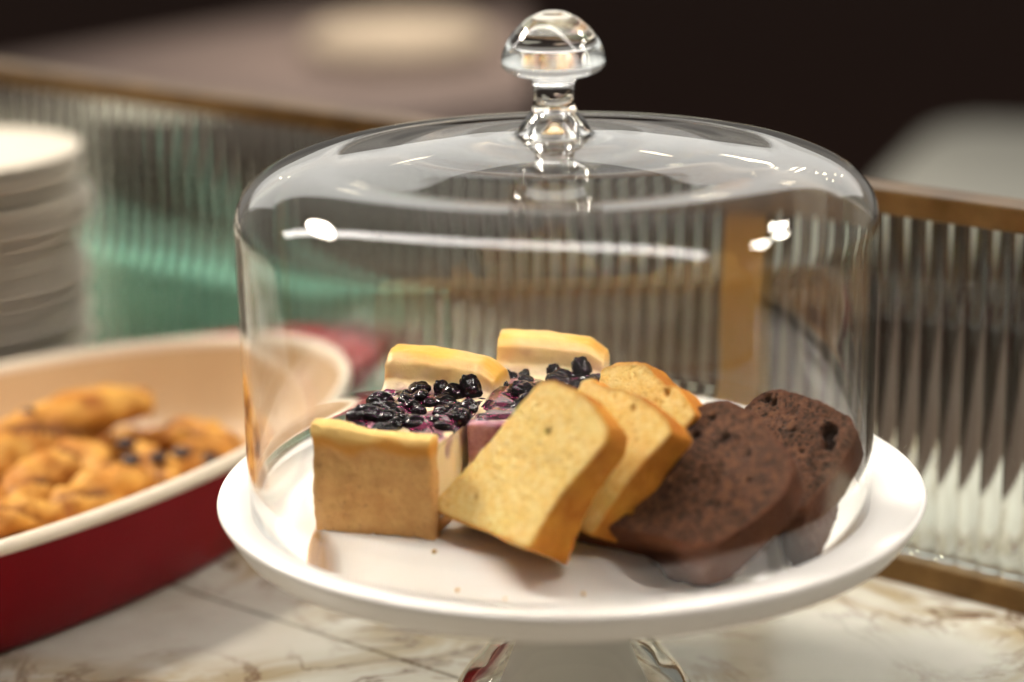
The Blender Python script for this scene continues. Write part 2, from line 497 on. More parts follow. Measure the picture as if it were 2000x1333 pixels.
ft = empty('far_table', (-0.75, 4.05, -0.92))
set_props(ft, 'blurred greyish beige table far behind the screen at upper left', 'table')
tp = [(-1.0, 2.9), (-0.3, 3.0), (0.02, 3.3), (0.02, 4.45), (-0.45, 4.5), (-1.30, 3.50)]
tp = [(x + 0.75, y - 4.05) for x, y in tp]
bm = bmesh.new(); fc = bm.faces.new([bm.verts.new((x, y, 0.62)) for x, y in tp])
ex = bmesh.ops.extrude_face_region(bm, geom=[fc]); bmesh.ops.translate(bm, verts=[q for q in ex['geom'] if isinstance(q, bmesh.types.BMVert)], vec=(0, 0, -0.04))
bmesh.ops.recalc_face_normals(bm, faces=bm.faces[:])
me = bpy.data.meshes.new('table_top'); bm.to_mesh(me); bm.free()
link_mesh('table_top', me, M['table_top'], ft, False)
for sx in (-0.1, 0.62):
    for sy in (-0.74, 0.25):
        link_mesh('leg', box_mesh('leg', sx - .03, sx + .03, sy - .03, sy + .03, -0.13, 0.5795, 0.004), M['table_leg'], ft)
pc = empty('glow_disc', (-0.24, 3.80, -0.297))  # pale disc added in place of the warm glow on the far table
set_props(pc, 'blurred warm cream round disc standing in for the glow on the far table', 'glow_disc')
link_mesh('glow_disc_body', lathe('glow_disc_body', [(0, 0)] + [tuple(q) for q in catmull([(0.02, 0.0), (0.15, 0.004), (0.19, 0.03), (0.15, 0.06), (0.02, 0.07)], 6)] + [(0, 0.07)], 48, False), M['glow_cream'], pc)

ch = empty('pale_chair', (1.26, 4.05, -1.05), rad(-20)); ch.scale = (1.3, 1.3, 0.80)
set_props(ch, 'blurred pale rounded chair beyond the brass rail at right', 'chair')
bm = bmesh.new(); box_bm(bm, -0.36, 0.5, -0.30, 0.28, 0.36, 0.60)
bmesh.ops.bevel(bm, geom=bm.edges[:], offset=0.11, segments=5, profile=0.5, affect='EDGES')
me = bpy.data.meshes.new('seat'); bm.to_mesh(me); bm.free()
link_mesh('seat', me, M['pale_cloth'], ch)
bm = bmesh.new(); box_bm(bm, 0.02, 0.56, 0.06, 0.34, 0.45, 0.80)
bmesh.ops.bevel(bm, geom=bm.edges[:], offset=0.12, segments=5, profile=0.5, affect='EDGES')
me = bpy.data.meshes.new('backrest'); bm.to_mesh(me); bm.free()
link_mesh('backrest', me, M['pale_cloth'], ch)
for sx in (-0.24, 0.38):
    for sy in (-0.18, 0.16):
        link_mesh('leg', box_mesh('leg', sx - .02, sx + .02, sy - .02, sy + .02, 0, 0.37, 0.004), M['table_leg'], ch)

wb = empty('wooden_bench', (0.15, 1.75, -0.92), P_ANG)
set_props(wb, 'brown wooden bench seen blurred through the reeded glass', 'bench')
link_mesh('bench_top', box_mesh('bench_top', -1.5, 0.9, -0.35, 0.2, 0.47, 0.52, 0.006), M['wood_brown'], wb)
for sx in (-1.3, 0.7):
    link_mesh('leg', box_mesh('leg', sx - .04, sx + .04, -0.3, 0.15, -0.13, 0.4695, 0.004), M['wood_brown'], wb)

# ================================================================== SAUCER STACK
def saucer_profile(r=0.080):
    up = [(0.0, 0.0035), (0.025, 0.0035), (0.035, 0.0040), (0.055, 0.0075), (r - .003, 0.0112), (r, 0.0120)]
    dn = [(r, 0.0102), (r - .006, 0.0080), (0.055, 0.0042), (0.040, 0.0012), (0.036, 0.0), (0.0, 0.0)]
    return up + dn
sme = lathe('saucer', saucer_profile(), 64, False)
ordn = ['topmost', 'second', 'third', 'fourth', 'fifth', 'sixth', 'seventh', 'eighth', 'ninth', 'tenth', 'eleventh', 'twelfth',
        'thirteenth', 'fourteenth', 'fifteenth', 'sixteenth', 'seventeenth', 'eighteenth']
rs = random.Random(4)
NS = 18
for i in range(NS):
    k = NS - 1 - i              # k=0 is the top
    o = link_mesh('saucer', sme, M['saucer'] if i == 0 else None)
    dx = rs.uniform(-.0045, .0045) + (0.009 if 3 <= k <= 5 else 0)
    o.location = (-0.380 + dx, 0.500 + rs.uniform(-.003, .003), i * 0.0094)
    o.rotation_euler = (rs.uniform(-.008, .008), rs.uniform(-.008, .008), 0)
    lab = ('topmost white saucer of the blurred stack at left' if k == 0 else
           'bottom white saucer of the blurred stack at left' if i == 0 else
           'white saucer, %s from the top of the blurred stack' % ordn[k])
    set_props(o, lab, 'saucer', 'white saucers stacked behind the red dish')

# ================================================================== RED DISH
DC = Vector((-0.3205, 0.2083, 0)); DTH = rad(51.75); DA, DB, DZ = 0.2655, 0.1327, 0.0655
dish = empty('baking_dish', DC, DTH)
set_props(dish, 'oval red baking dish with cream inside holding pastries', 'baking dish')
def oval(prof, segs=120):
    """prof: list of (inset, z)"""
    verts = []; faces = []
    for ins, z in prof:
        for k in range(segs):
            a = 2 * math.pi * k / segs
            verts.append(((DA - ins) * math.cos(a), (DB - ins) * math.sin(a), z))
    for i in range(len(prof) - 1):
        for k in range(segs):
            k2 = (k + 1) % segs
            faces.append((i * segs + k, i * segs + k2, (i + 1) * segs + k2, (i + 1) * segs + k))
    return verts, faces
outer = [(0.10, 0.001), (0.026, 0.0), (0.020, 0.0015), (0.016, 0.006), (0.010, 0.024), (0.004, 0.046), (0.0012, 0.0585)]
v, f = oval(outer); link_mesh('outer_wall', pydata('outer_wall', v, f), M['red_glaze'], dish)
rim = [(0.0012, 0.0585), (0.0, 0.0605), (0.0, 0.0630), (0.0015, 0.0652), (0.0042, 0.0656), (0.0062, 0.0640), (0.0068, 0.0600)]
v, f = oval(rim); link_mesh('rim', pydata('rim', v, f), M['cream_rim'], dish)
inner = [(0.0068, 0.0600), (0.009, 0.046), (0.014, 0.026), (0.022, 0.012), (0.034, 0.0075), (0.10, 0.007), (0.128, 0.007)]
v, f = oval(inner); f.append(tuple(range(6 * 120, 7 * 120))); link_mesh('inner_lining', pydata('inner_lining', v, f), M['cream_glaze'], dish)
for sgn in (1, -1):     # lug handles at both ends
    bm = bmesh.new()
    n = 28; prof = [(-0.5, 0.0), (-0.35, 0.45), (0.0, 0.55), (0.35, 0.45), (0.5, 0.0), (0.35, -0.45), (0, -0.55), (-0.35, -0.45)]
    rings = []
    for i in range(n + 1):
        a = -1.15 + 2.3 * i / n
        # handle bows outward from the end of the oval
        yy = 0.062 * math.sin(a) / math.sin(1.15)
        bow = 0.044 * (math.cos(a) - math.cos(1.15)) / (1 - math.cos(1.15))
        wall = DA * math.sqrt(max(0, 1 - (yy / DB) ** 2))
        ring = []
        for (q, w) in prof:
            ring.append(bm.verts.new((sgn * (wall - 0.003 + (q + 0.5) * (0.016 + bow)), yy, 0.057 + w * 0.014)))
        rings.append(ring)
    for A, B in zip(rings[:-1], rings[1:]):
        for k in range(8):
            bm.faces.new((A[k], A[(k + 1) % 8], B[(k + 1) % 8], B[k]))
    bm.faces.new(rings[0]); bm.faces.new(rings[-1][::-1])
    bmesh.ops.recalc_face_normals(bm, faces=bm.faces[:])
    me = bpy.data.meshes.new('handle'); bm.to_mesh(me); bm.free()
    link_mesh('handle', me, M['red_glaze'], dish)

# ================================================================== PASTRIES
def pastry(label, pts, radius, seed, twist=60.0, ridges=3, flat=0.85, chunks=(), taper=0.35, ridge_amp=0.2):
    path = catmull(pts, 16)
    n = len(path); segs = 40
    P = np.array(path)
    L = np.concatenate([[0], np.cumsum(np.linalg.norm(np.diff(P, axis=0), axis=1))])
    base = Vector(P[n // 2]); verts = []; faces = []; gr = []; rg = []
    up = Vector((0, 0, 1))
    for i in range(n):
        t = Vector(P[min(i + 1, n - 1)] - P[max(i - 1, 0)]).normalized()
        s = t.cross(up).normalized(); u = s.cross(t).normalized()
        e = L[i] / L[-1]
        env = radius * (taper + (1 - taper) * (1 - abs(2 * e - 1) ** 2.6)) * (0.25 if i in (0, n - 1) else 1)
        for k in range(segs):
            a = 2 * math.pi * k / segs
            ph = ridges * a + twist * L[i]
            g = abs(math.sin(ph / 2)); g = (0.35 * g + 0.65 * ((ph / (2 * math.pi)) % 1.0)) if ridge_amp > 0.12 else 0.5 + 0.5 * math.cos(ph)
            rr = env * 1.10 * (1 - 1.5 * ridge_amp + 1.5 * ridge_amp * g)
            d = s * math.cos(a) + u * math.sin(a) * flat
            pos = Vector(P[i]) + d * rr
            q = noise.noise(pos * 90 + Vector((seed, 0, 0))) * 0.0030 + noise.noise(pos * 210 + Vector((seed, 3, 0))) * 0.0016
            pos += d * q
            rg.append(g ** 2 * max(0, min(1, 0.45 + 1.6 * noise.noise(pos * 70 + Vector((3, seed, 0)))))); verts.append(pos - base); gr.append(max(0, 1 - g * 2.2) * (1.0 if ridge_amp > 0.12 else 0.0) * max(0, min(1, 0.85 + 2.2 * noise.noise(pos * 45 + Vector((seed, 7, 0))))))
    for i in range(n - 1):
        for k in range(segs):
            k2 = (k + 1) % segs
            faces.append((i * segs + k, i * segs + k2, (i + 1) * segs + k2, (i + 1) * segs + k))
    faces.append(tuple(range(segs))[::-1]); faces.append(tuple(range((n - 1) * segs, n * segs)))
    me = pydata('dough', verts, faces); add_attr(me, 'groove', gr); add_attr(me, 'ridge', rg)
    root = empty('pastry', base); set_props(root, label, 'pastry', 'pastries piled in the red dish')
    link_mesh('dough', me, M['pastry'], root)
    r_ = random.Random(seed)
    for (e, ang, sc) in chunks:
        i = int(e * (n - 1)); t = Vector(P[min(i + 1, n - 1)] - P[max(i - 1, 0)]).normalized()
        s = t.cross(up).normalized(); u = s.cross(t).normalized()
        pos = Vector(P[i]) + (s * math.cos(ang) + u * math.sin(ang) * flat) * radius * 0.98 - base
        bm = bmesh.new(); bmesh.ops.create_icosphere(bm, subdivisions=2, radius=0.006 * sc)
        for vv in bm.verts:
            vv.co *= 1 + 0.3 * noise.noise(vv.co * 300 + Vector((seed, e * 9, 0))); vv.co.z *= 0.55
        cm = bpy.data.meshes.new('chocolate_chunk'); bm.to_mesh(cm); bm.free()
        c = link_mesh('chocolate_chunk', cm, M['dark_chocolate'], root); c.location = pos
dn = -math.pi / 2
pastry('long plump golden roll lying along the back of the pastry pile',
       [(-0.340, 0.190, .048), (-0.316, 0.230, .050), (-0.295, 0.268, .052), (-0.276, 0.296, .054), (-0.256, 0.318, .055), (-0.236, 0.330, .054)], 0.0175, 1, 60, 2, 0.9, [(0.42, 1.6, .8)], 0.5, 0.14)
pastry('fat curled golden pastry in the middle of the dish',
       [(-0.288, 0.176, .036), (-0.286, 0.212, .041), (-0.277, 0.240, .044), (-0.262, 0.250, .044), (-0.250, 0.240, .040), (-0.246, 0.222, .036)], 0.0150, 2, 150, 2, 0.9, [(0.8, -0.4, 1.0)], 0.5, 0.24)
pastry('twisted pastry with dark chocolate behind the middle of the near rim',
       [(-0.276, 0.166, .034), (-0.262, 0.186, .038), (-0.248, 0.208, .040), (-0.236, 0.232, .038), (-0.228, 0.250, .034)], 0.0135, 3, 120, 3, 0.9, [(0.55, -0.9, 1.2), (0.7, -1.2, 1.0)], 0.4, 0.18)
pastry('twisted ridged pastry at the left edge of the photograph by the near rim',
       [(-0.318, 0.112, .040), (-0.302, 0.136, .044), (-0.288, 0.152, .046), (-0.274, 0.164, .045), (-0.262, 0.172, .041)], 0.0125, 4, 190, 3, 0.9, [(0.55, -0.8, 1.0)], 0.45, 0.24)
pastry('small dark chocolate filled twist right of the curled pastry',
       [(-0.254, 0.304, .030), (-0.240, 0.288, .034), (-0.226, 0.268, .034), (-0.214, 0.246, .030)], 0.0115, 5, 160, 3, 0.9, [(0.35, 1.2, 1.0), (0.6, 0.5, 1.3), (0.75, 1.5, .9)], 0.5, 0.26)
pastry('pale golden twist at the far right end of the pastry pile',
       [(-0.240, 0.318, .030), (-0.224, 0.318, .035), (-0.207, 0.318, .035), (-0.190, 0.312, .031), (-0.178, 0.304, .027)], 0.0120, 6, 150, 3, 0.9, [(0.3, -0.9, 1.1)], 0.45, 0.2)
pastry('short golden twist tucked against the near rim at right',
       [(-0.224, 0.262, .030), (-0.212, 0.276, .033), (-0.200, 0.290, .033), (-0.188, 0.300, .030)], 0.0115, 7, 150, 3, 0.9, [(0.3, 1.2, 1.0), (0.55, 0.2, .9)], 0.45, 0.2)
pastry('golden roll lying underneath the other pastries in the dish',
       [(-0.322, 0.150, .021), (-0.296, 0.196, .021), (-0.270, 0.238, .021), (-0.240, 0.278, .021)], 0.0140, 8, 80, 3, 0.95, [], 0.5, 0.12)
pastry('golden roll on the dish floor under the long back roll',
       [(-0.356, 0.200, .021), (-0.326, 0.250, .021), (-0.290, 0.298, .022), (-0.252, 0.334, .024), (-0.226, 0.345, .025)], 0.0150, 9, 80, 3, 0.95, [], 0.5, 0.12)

# ================================================================== CAKE STAND
ZF = 0.109
stand = empty('cake_stand', (0, 0, 0))
set_props(stand, 'white round cake stand on a clear glass foot carrying the cakes', 'cake stand')
R = 0.156
pl = [(0, ZF), (0.06, ZF), (0.1255, ZF), (0.1285, ZF + .0004), (0.1315, ZF + .0018), (0.1345, ZF + .0021), (0.140, ZF + .0025), (0.148, ZF + .0036), (0.153, ZF + .0047),
      (R - .0016, ZF + .0054), (R - .0004, ZF + .0049), (R, ZF + .0036), (R - .0010, ZF + .0016), (R - .0036, ZF - .0030), (R - .0070, ZF - .0084), (R - .0125, ZF - .0102), (0.10, ZF - .0104), (0.04, ZF - .0105), (0, ZF - .0105)]
link_mesh('plate', lathe('plate', pl, 192, False), M['ceramic'], stand)
fo = catmull([(0.030, 0.0985), (0.0275, 0.085), (0.0275, 0.066), (0.031, 0.050), (0.040, 0.034), (0.050, 0.022), (0.0555, 0.012), (0.0565, 0.004), (0.055, 0.0008)], 6)
fi = catmull([(0.052, 0.0008), (0.0515, 0.006), (0.046, 0.016), (0.036, 0.028), (0.027, 0.044), (0.0235, 0.062), (0.0235, 0.084), (0.026, 0.0985)], 6)
link_mesh('glass_foot', lathe('glass_foot', [tuple(q) for q in fo] + [tuple(q) for q in fi], 128, True), M['foot_glass'], stand)

st = [(0, 0.0983), (0.0225, 0.0983), (0.0222, 0.062), (0.0240, 0.044), (0.030, 0.026), (0.036, 0.012), (0.038, 0.0008), (0, 0.0008)]
link_mesh('stem', lathe('stem', st, 96, False), M['ceramic'], stand)

# ================================================================== GLASS DOME
dome = empty('glass_dome', (-0.0049, 0, ZF))
set_props(dome, 'clear glass cake dome with mushroom knob over the cakes', 'glass dome')
ZB = 0.0006
def shoulder(Rm, z1, rc, zc, n=18, pw=2.15):
    out = []
    for i in range(n + 1):
        a = math.pi / 2 * i / n
        out.append((rc + (Rm - rc) * math.cos(a) ** (2 / pw), z1 + (zc - z1) * math.sin(a) ** (2 / pw)))
    return out
TH = 0.0029
Ro = 0.1379
outer = [(0.1370, ZB + .0012), (0.1372, 0.02), (0.1375, 0.06), (0.1378, 0.100)]
outer += shoulder(Ro, 0.1245, 0.0959, 0.1526, pw=2.4)
outer += [tuple(q) for q in catmull([(0.0930, 0.1530), (0.080, 0.1550), (0.060, 0.1580), (0.040, 0.1605), (0.024, 0.1617)], 4)]
split_r, split_z = 0.0175, 0.1621
knob_prof = [(split_r, split_z)] + [tuple(q) for q in catmull(
    [(0.0156, 0.1630), (0.0148, 0.1652), (0.0128, 0.1685), (0.0098, 0.1722), (0.0086, 0.1762), (0.0085, 0.1810), (0.0092, 0.1846), (0.0118, 0.1869), (0.0178, 0.1886),
     (0.0211, 0.1907), (0.0221, 0.1937), (0.0210, 0.1988), (0.0175, 0.2050), (0.0115, 0.2109), (0.0052, 0.2140), (0.0012, 0.2146)], 6)] + [(0, 0.2146)]
inner = [(0.0, 0.1720)] + [tuple(q) for q in catmull([(0.001, 0.1720), (0.0045, 0.1705), (0.0085, 0.1640), (0.0115, 0.1602), (0.018, 0.1588), (0.03, 0.1581), (0.060, 0.1551), (0.080, 0.1521), (0.0915, 0.1503)], 5)]
inner += shoulder(Ro - TH, 0.1235, 0.0949, 0.1497, pw=2.4)[::-1]
inner += [(0.1378 - TH, 0.100), (0.1375 - TH, 0.06), (0.1372 - TH, 0.02), (0.1370 - TH, ZB + .0012), (0.1370 - TH + .0007, ZB), (0.1370 - .0007, ZB)]
SEG = 200
# one closed skin: cover (outer shell + inner shell + foot ring) and the solid knob that continues it
cover = [(split_r, split_z)] + outer[::-1] + inner[::-1]
cm = lathe('cover', cover, SEG, False)
km = lathe('knob', knob_prof, SEG, False)
def orient(me, ref_is_outward):
    bm = bmesh.new(); bm.from_mesh(me); bm.faces.ensure_lookup_table()
    bad = not ref_is_outward(bm)
    if bad: bmesh.ops.reverse_faces(bm, faces=bm.faces[:])
    bm.to_mesh(me); bm.free()
def cover_ok(bm):      # an outer wall face must point away from the axis
    best = max(bm.faces, key=lambda f_: math.hypot(*f_.calc_center_median()[:2]))
    c = best.calc_center_median(); return best.normal.x * c.x + best.normal.y * c.y > 0
orient(cm, cover_ok); orient(km, cover_ok)
link_mesh('cover', cm, M['dome_glass'], dome)
link_mesh('knob', km, M['dome_glass'], dome)

# ================================================================== CAKE SLICES
def smooth_poly(poly, n=5, k_=0.35):
    P = [np.array(p, float) for p in poly]; out = []; m_ = len(P)
    for i in range(m_):
        p0, p1, p2, p3 = P[i - 1], P[i], P[(i + 1) % m_], P[(i + 2) % m_]
        for k in range(n):
            t = k / n
            cr = 0.5 * ((2 * p1) + (-p0 + p2) * t + (2 * p0 - 5 * p1 + 4 * p2 - p3) * t * t + (-p0 + 3 * p1 - 3 * p2 + p3) * t ** 3)
            ln = p1 * (1 - t) + p2 * t
            out.append(cr * k_ + ln * (1 - k_))
    return out

def cake_slice(name, label, cat, group, A, az, lean, thick, poly, cut_edges, mat, seed, pore_f, pore_d, big, voxel=0.00095, pw=(0.12, 0.36), wedge=0.6, sm=4, kk=0.35):
    """poly in mm on the leaning face; cut_edges = indices of polygon edges without crust"""
    u = Vector((math.cos(rad(az)), math.sin(rad(az)), 0)); back = Vector((-u.y, u.x, 0))
    v = Vector((0, 0, math.cos(rad(lean)))) + back * math.sin(rad(lean)); w = -(u.cross(v))   # w: into the slice
    sub = 5
    pts = [np.array(p) * 0.001 for p in smooth_poly(poly, sub, kk)]
    n = len(pts)
    area = sum(pts[i][0] * pts[(i + 1) % n][1] - pts[(i + 1) % n][0] * pts[i][1] for i in range(n))
    verts = [(q[0], q[1], 0.0) for q in pts] + [(q[0], q[1], thick) for q in pts]
    faces = [tuple(range(n)), tuple(range(n, 2 * n))[::-1]] + [(i, (i + 1) % n, n + (i + 1) % n, n + i) for i in range(n)]
    me = pydata('p', verts, faces)
    bm = bmesh.new(); bm.from_mesh(me); bmesh.ops.recalc_face_normals(bm, faces=bm.faces[:]); bmesh.ops.triangulate(bm, faces=bm.faces[:]); bm.to_mesh(me); bm.free()
    me = voxel_remesh(me, voxel, sm)
    co = get_co(me); no = get_no(me)
    vn_ = (co[:, 1] - co[:, 1].min()) / (co[:, 1].max() - co[:, 1].min())
    co[:, 2] *= 1 - (1 - wedge) * vn_ ** 0.8      # the slice is cut thinner towards its top
    # distance to crusted outline
    d = np.full(len(co), 1e9)
    for i in range(n):
        if (i // sub) in cut_edges: continue
        a, b = pts[i], pts[(i + 1) % n]
        ab = b - a; t = np.clip(((co[:, :2] - a) @ ab) / (ab @ ab + 1e-12), 0, 1)
        d = np.minimum(d, np.linalg.norm(co[:, :2] - (a + t[:, None] * ab), axis=1))
    wob = nz(co, 160, seed)
    crust = 1 - sstep(0.0005, 0.0028, d + wob * 0.0012)
    face = sstep(0.6, 0.9, np.abs(no[:, 2]))
    # pores on the cut face
    vo = vor(co, pore_f, seed)
    sel = sstep(-0.15, 0.2, nz(co, pore_f * 0.35, seed + 5))
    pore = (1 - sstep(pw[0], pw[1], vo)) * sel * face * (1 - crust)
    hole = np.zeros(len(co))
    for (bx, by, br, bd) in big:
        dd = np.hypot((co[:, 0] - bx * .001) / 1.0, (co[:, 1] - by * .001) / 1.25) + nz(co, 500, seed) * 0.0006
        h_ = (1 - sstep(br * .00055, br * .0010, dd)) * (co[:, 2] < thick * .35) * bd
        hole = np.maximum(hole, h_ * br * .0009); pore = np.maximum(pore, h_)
    disp = -pore * pore_d - hole + nz(co, 420, seed) * 0.00035 + nz(co, 110, seed + 2) * 0.0006 * (1 - .5 * face) + nz(co, 45, seed + 3) * 0.0006 * (1 - .6 * face)
    co = co + no * disp[:, None]
    set_co(me, co)
    add_attr(me, 'crust', crust * (0.15 + 0.85 * (1 - 0.55 * face))); add_attr(me, 'pore', pore)
    # frame
    mw = Matrix(((u.x, v.x, w.x, A[0]), (u.y, v.y, w.y, A[1]), (u.z, v.z, w.z, A[2]), (0, 0, 0, 1)))
    me.transform(mw)
    c0 = get_co(me); base = Vector((c0[:, 0].mean(), c0[:, 1].mean(), c0[:, 2].min()))
    me.transform(Matrix.Translation(-base)); me.update()
    if mw.determinant() < 0: me.flip_normals()
    # split crumb / crust
    pn = np.empty(len(me.polygons) * 3); me.polygons.foreach_get('normal', pn); pn = pn.reshape(-1, 3)
    fw = np.abs(pn @ np.array(w))
    lo = np.empty(len(me.loops), dtype=np.int32); me.loops.foreach_get('vertex_index', lo)
    ls = np.empty(len(me.polygons), dtype=np.int32); me.polygons.foreach_get('loop_start', ls)
    cv = d[lo[ls]]
    mask = (cv < 0.0011)
    mc, mb = split_mesh(me, mask)
    root = empty(name, base); set_props(root, label, cat, group)
    link_mesh('crust', mc, mat, root); link_mesh('crumb', mb, mat, root)
    return root

# --- yellow pound cake: half slices leaning back on one another
YG = 'yellow pound cake slices leaning under the dome'
cake_slice('pound_cake_slice', 'large front yellow pound cake slice leaning beside the cheesecake', 'cake slice', YG,
           (-0.0603, -0.0480, 0.1208), -52, 30, 0.0238,
           [(0, 0), (36, 0), (63, 0), (66.5, 1.5), (69, 15), (73, 28), (79.5, 41), (84.5, 51), (82.5, 57.2), (72.2, 62.6), (62, 66.4), (51.3, 68), (41.4, 67.9), (33, 65.1), (17, 33)],
           {13, 14}, M['pound'], 11.0, 330, 0.0007, [(50, 47, 1.8, .8), (38, 56, 1.2, .5), (68, 40, 1.5, .6), (24, 12, 1.5, .6), (60, 54, 1.2, .5)], wedge=0.42)
cake_slice('pound_cake_slice', 'middle yellow pound cake slice between the front slice and the back slice', 'cake slice', YG,
           (-0.0422, -0.0339, 0.1072), -52, 30, 0.0225,
           [(34, 15.3), (55, 15.3), (69, 16), (72.5, 27), (77, 40), (82, 52), (87, 60), (90, 66), (83, 70.8), (65.2, 75.6), (53.9, 76.3), (42.6, 75), (32.4, 76.7), (26.8, 73.5), (30, 62), (38, 38)],
           {12, 13, 14, 15}, M['pound'], 23.0, 330, 0.0007, [(64, 70, 1.7, .7), (72, 58, 1.2, .5)], wedge=0.5)
cake_slice('pound_cake_slice', 'rear yellow pound cake slice with browned crust on its top', 'cake slice', YG,
           (-0.0245, -0.0200, 0.0943), -52, 30, 0.0225,
           [(32, 30.4), (50, 30.4), (58, 31), (61, 46), (66, 62), (73, 78), (65, 83), (56.4, 87), (50, 86.2), (44, 88), (32.6, 92), (17, 89), (9.3, 84), (12, 74), (22, 52)],
           {12, 13, 14}, M['pound'], 37.0, 330, 0.0007, [(52, 83, 2.2, .9)], wedge=0.55)
cake_slice('pound_cake_slice', 'hindmost yellow pound cake slice showing only as a sliver behind chocolate cake', 'cake slice', YG,
           (-0.0071, -0.0064, 0.0815), -52, 30, 0.0200,
           [(22, 45), (40, 45), (46, 45), (52, 62), (59, 78), (60, 82.5), (56, 85.4), (48, 86), (39, 84.6), (26, 80), (14, 74), (14, 60)],
           {10, 11}, M['pound'], 41.0, 330, 0.0007, [])
# --- chocolate cake
CG = 'chocolate cake slices leaning under the dome'
cake_slice('chocolate_cake_slice', 'front dark chocolate cake slice nearest the dome wall', 'cake slice', CG,
           (0.0008, -0.0705, 0.1236), -36, 52, 0.0180,
           [(-8, -1.5), (26, -1.0), (56, -1.0), (66, 2), (76, 16), (83, 30), (82, 42), (76, 51), (62, 61), (50, 68), (39, 69.8), (30, 66.5), (24.5, 60), (8, 29)],
           {12, 13}, M['choc'], 51.0, 560, 0.0010, [(33, 50, 2.0, 1.), (46, 52, 2.2, 1.), (22, 8, 1.9, 1.), (60, 46, 1.3, .9), (52, 30, 1.5, .8), (36, 60, 1.7, 1.), (30, 30, 1.3, .7), (66, 34, 1.2, .8), (58, 20, 1.4, .7), (42, 40, 1.1, .7)], pw=(0.2, 0.45), wedge=0.8, sm=2, kk=0.2, voxel=0.0008)
cake_slice('chocolate_cake_slice', 'rear chocolate cake slice with one large black hole near its right end', 'cake slice', CG,
           (0.0378, -0.0353, 0.1243), -30, 56, 0.0180,
           [(4, -0.5), (30, -1), (58, -1), (66, 1), (72, 20), (74, 34), (74, 44), (69, 51.4), (52, 57.6), (40, 60.4), (32.3, 61.1), (25, 58), (21, 50), (12, 24)],
           {12, 13}, M['choc'], 67.0, 560, 0.0010, [(62, 42, 4.2, 1.0), (64, 36, 3.4, 1.0), (29, 55, 2.2, 1.0), (33, 53, 1.8, 1.0), (46, 40, 1.2, .8), (54, 30, 1.3, .8), (40, 26, 1.1, .7)], pw=(0.2, 0.45), wedge=0.8, sm=2, kk=0.2, voxel=0.0008)

# ================================================================== CHEESECAKE SLICES
berry_meshes = []
for s in range(5):
    bm = bmesh.new(); bmesh.ops.create_icosphere(bm, subdivisions=4, radius=1.0)
    for vv in bm.verts:
        nrm = vv.co.normalized()
        k = 1 + 0.15 * noise.noise(nrm * 1.7 + Vector((s * 3.1, 0, 0))) + 0.09 * noise.noise(nrm * 3.6 + Vector((0, s * 2.3, 0))) - 0.07 * abs(noise.noise(nrm * 6.5 + Vector((s, 1, 0))))
        dimple = math.exp(-((nrm - Vector((0.2, 0.1, 0.97)).normalized()).length / 0.33) ** 2)
        vv.co = nrm * (k - 0.22 * dimple); vv.co.z *= 0.74
    me = bpy.data.meshes.new('blueberry'); bm.to_mesh(me); bm.free()
    me.materials.append(M['berry']); me.polygons.foreach_set('use_smooth', [True] * len(me.polygons))
    berry_meshes.append(me)

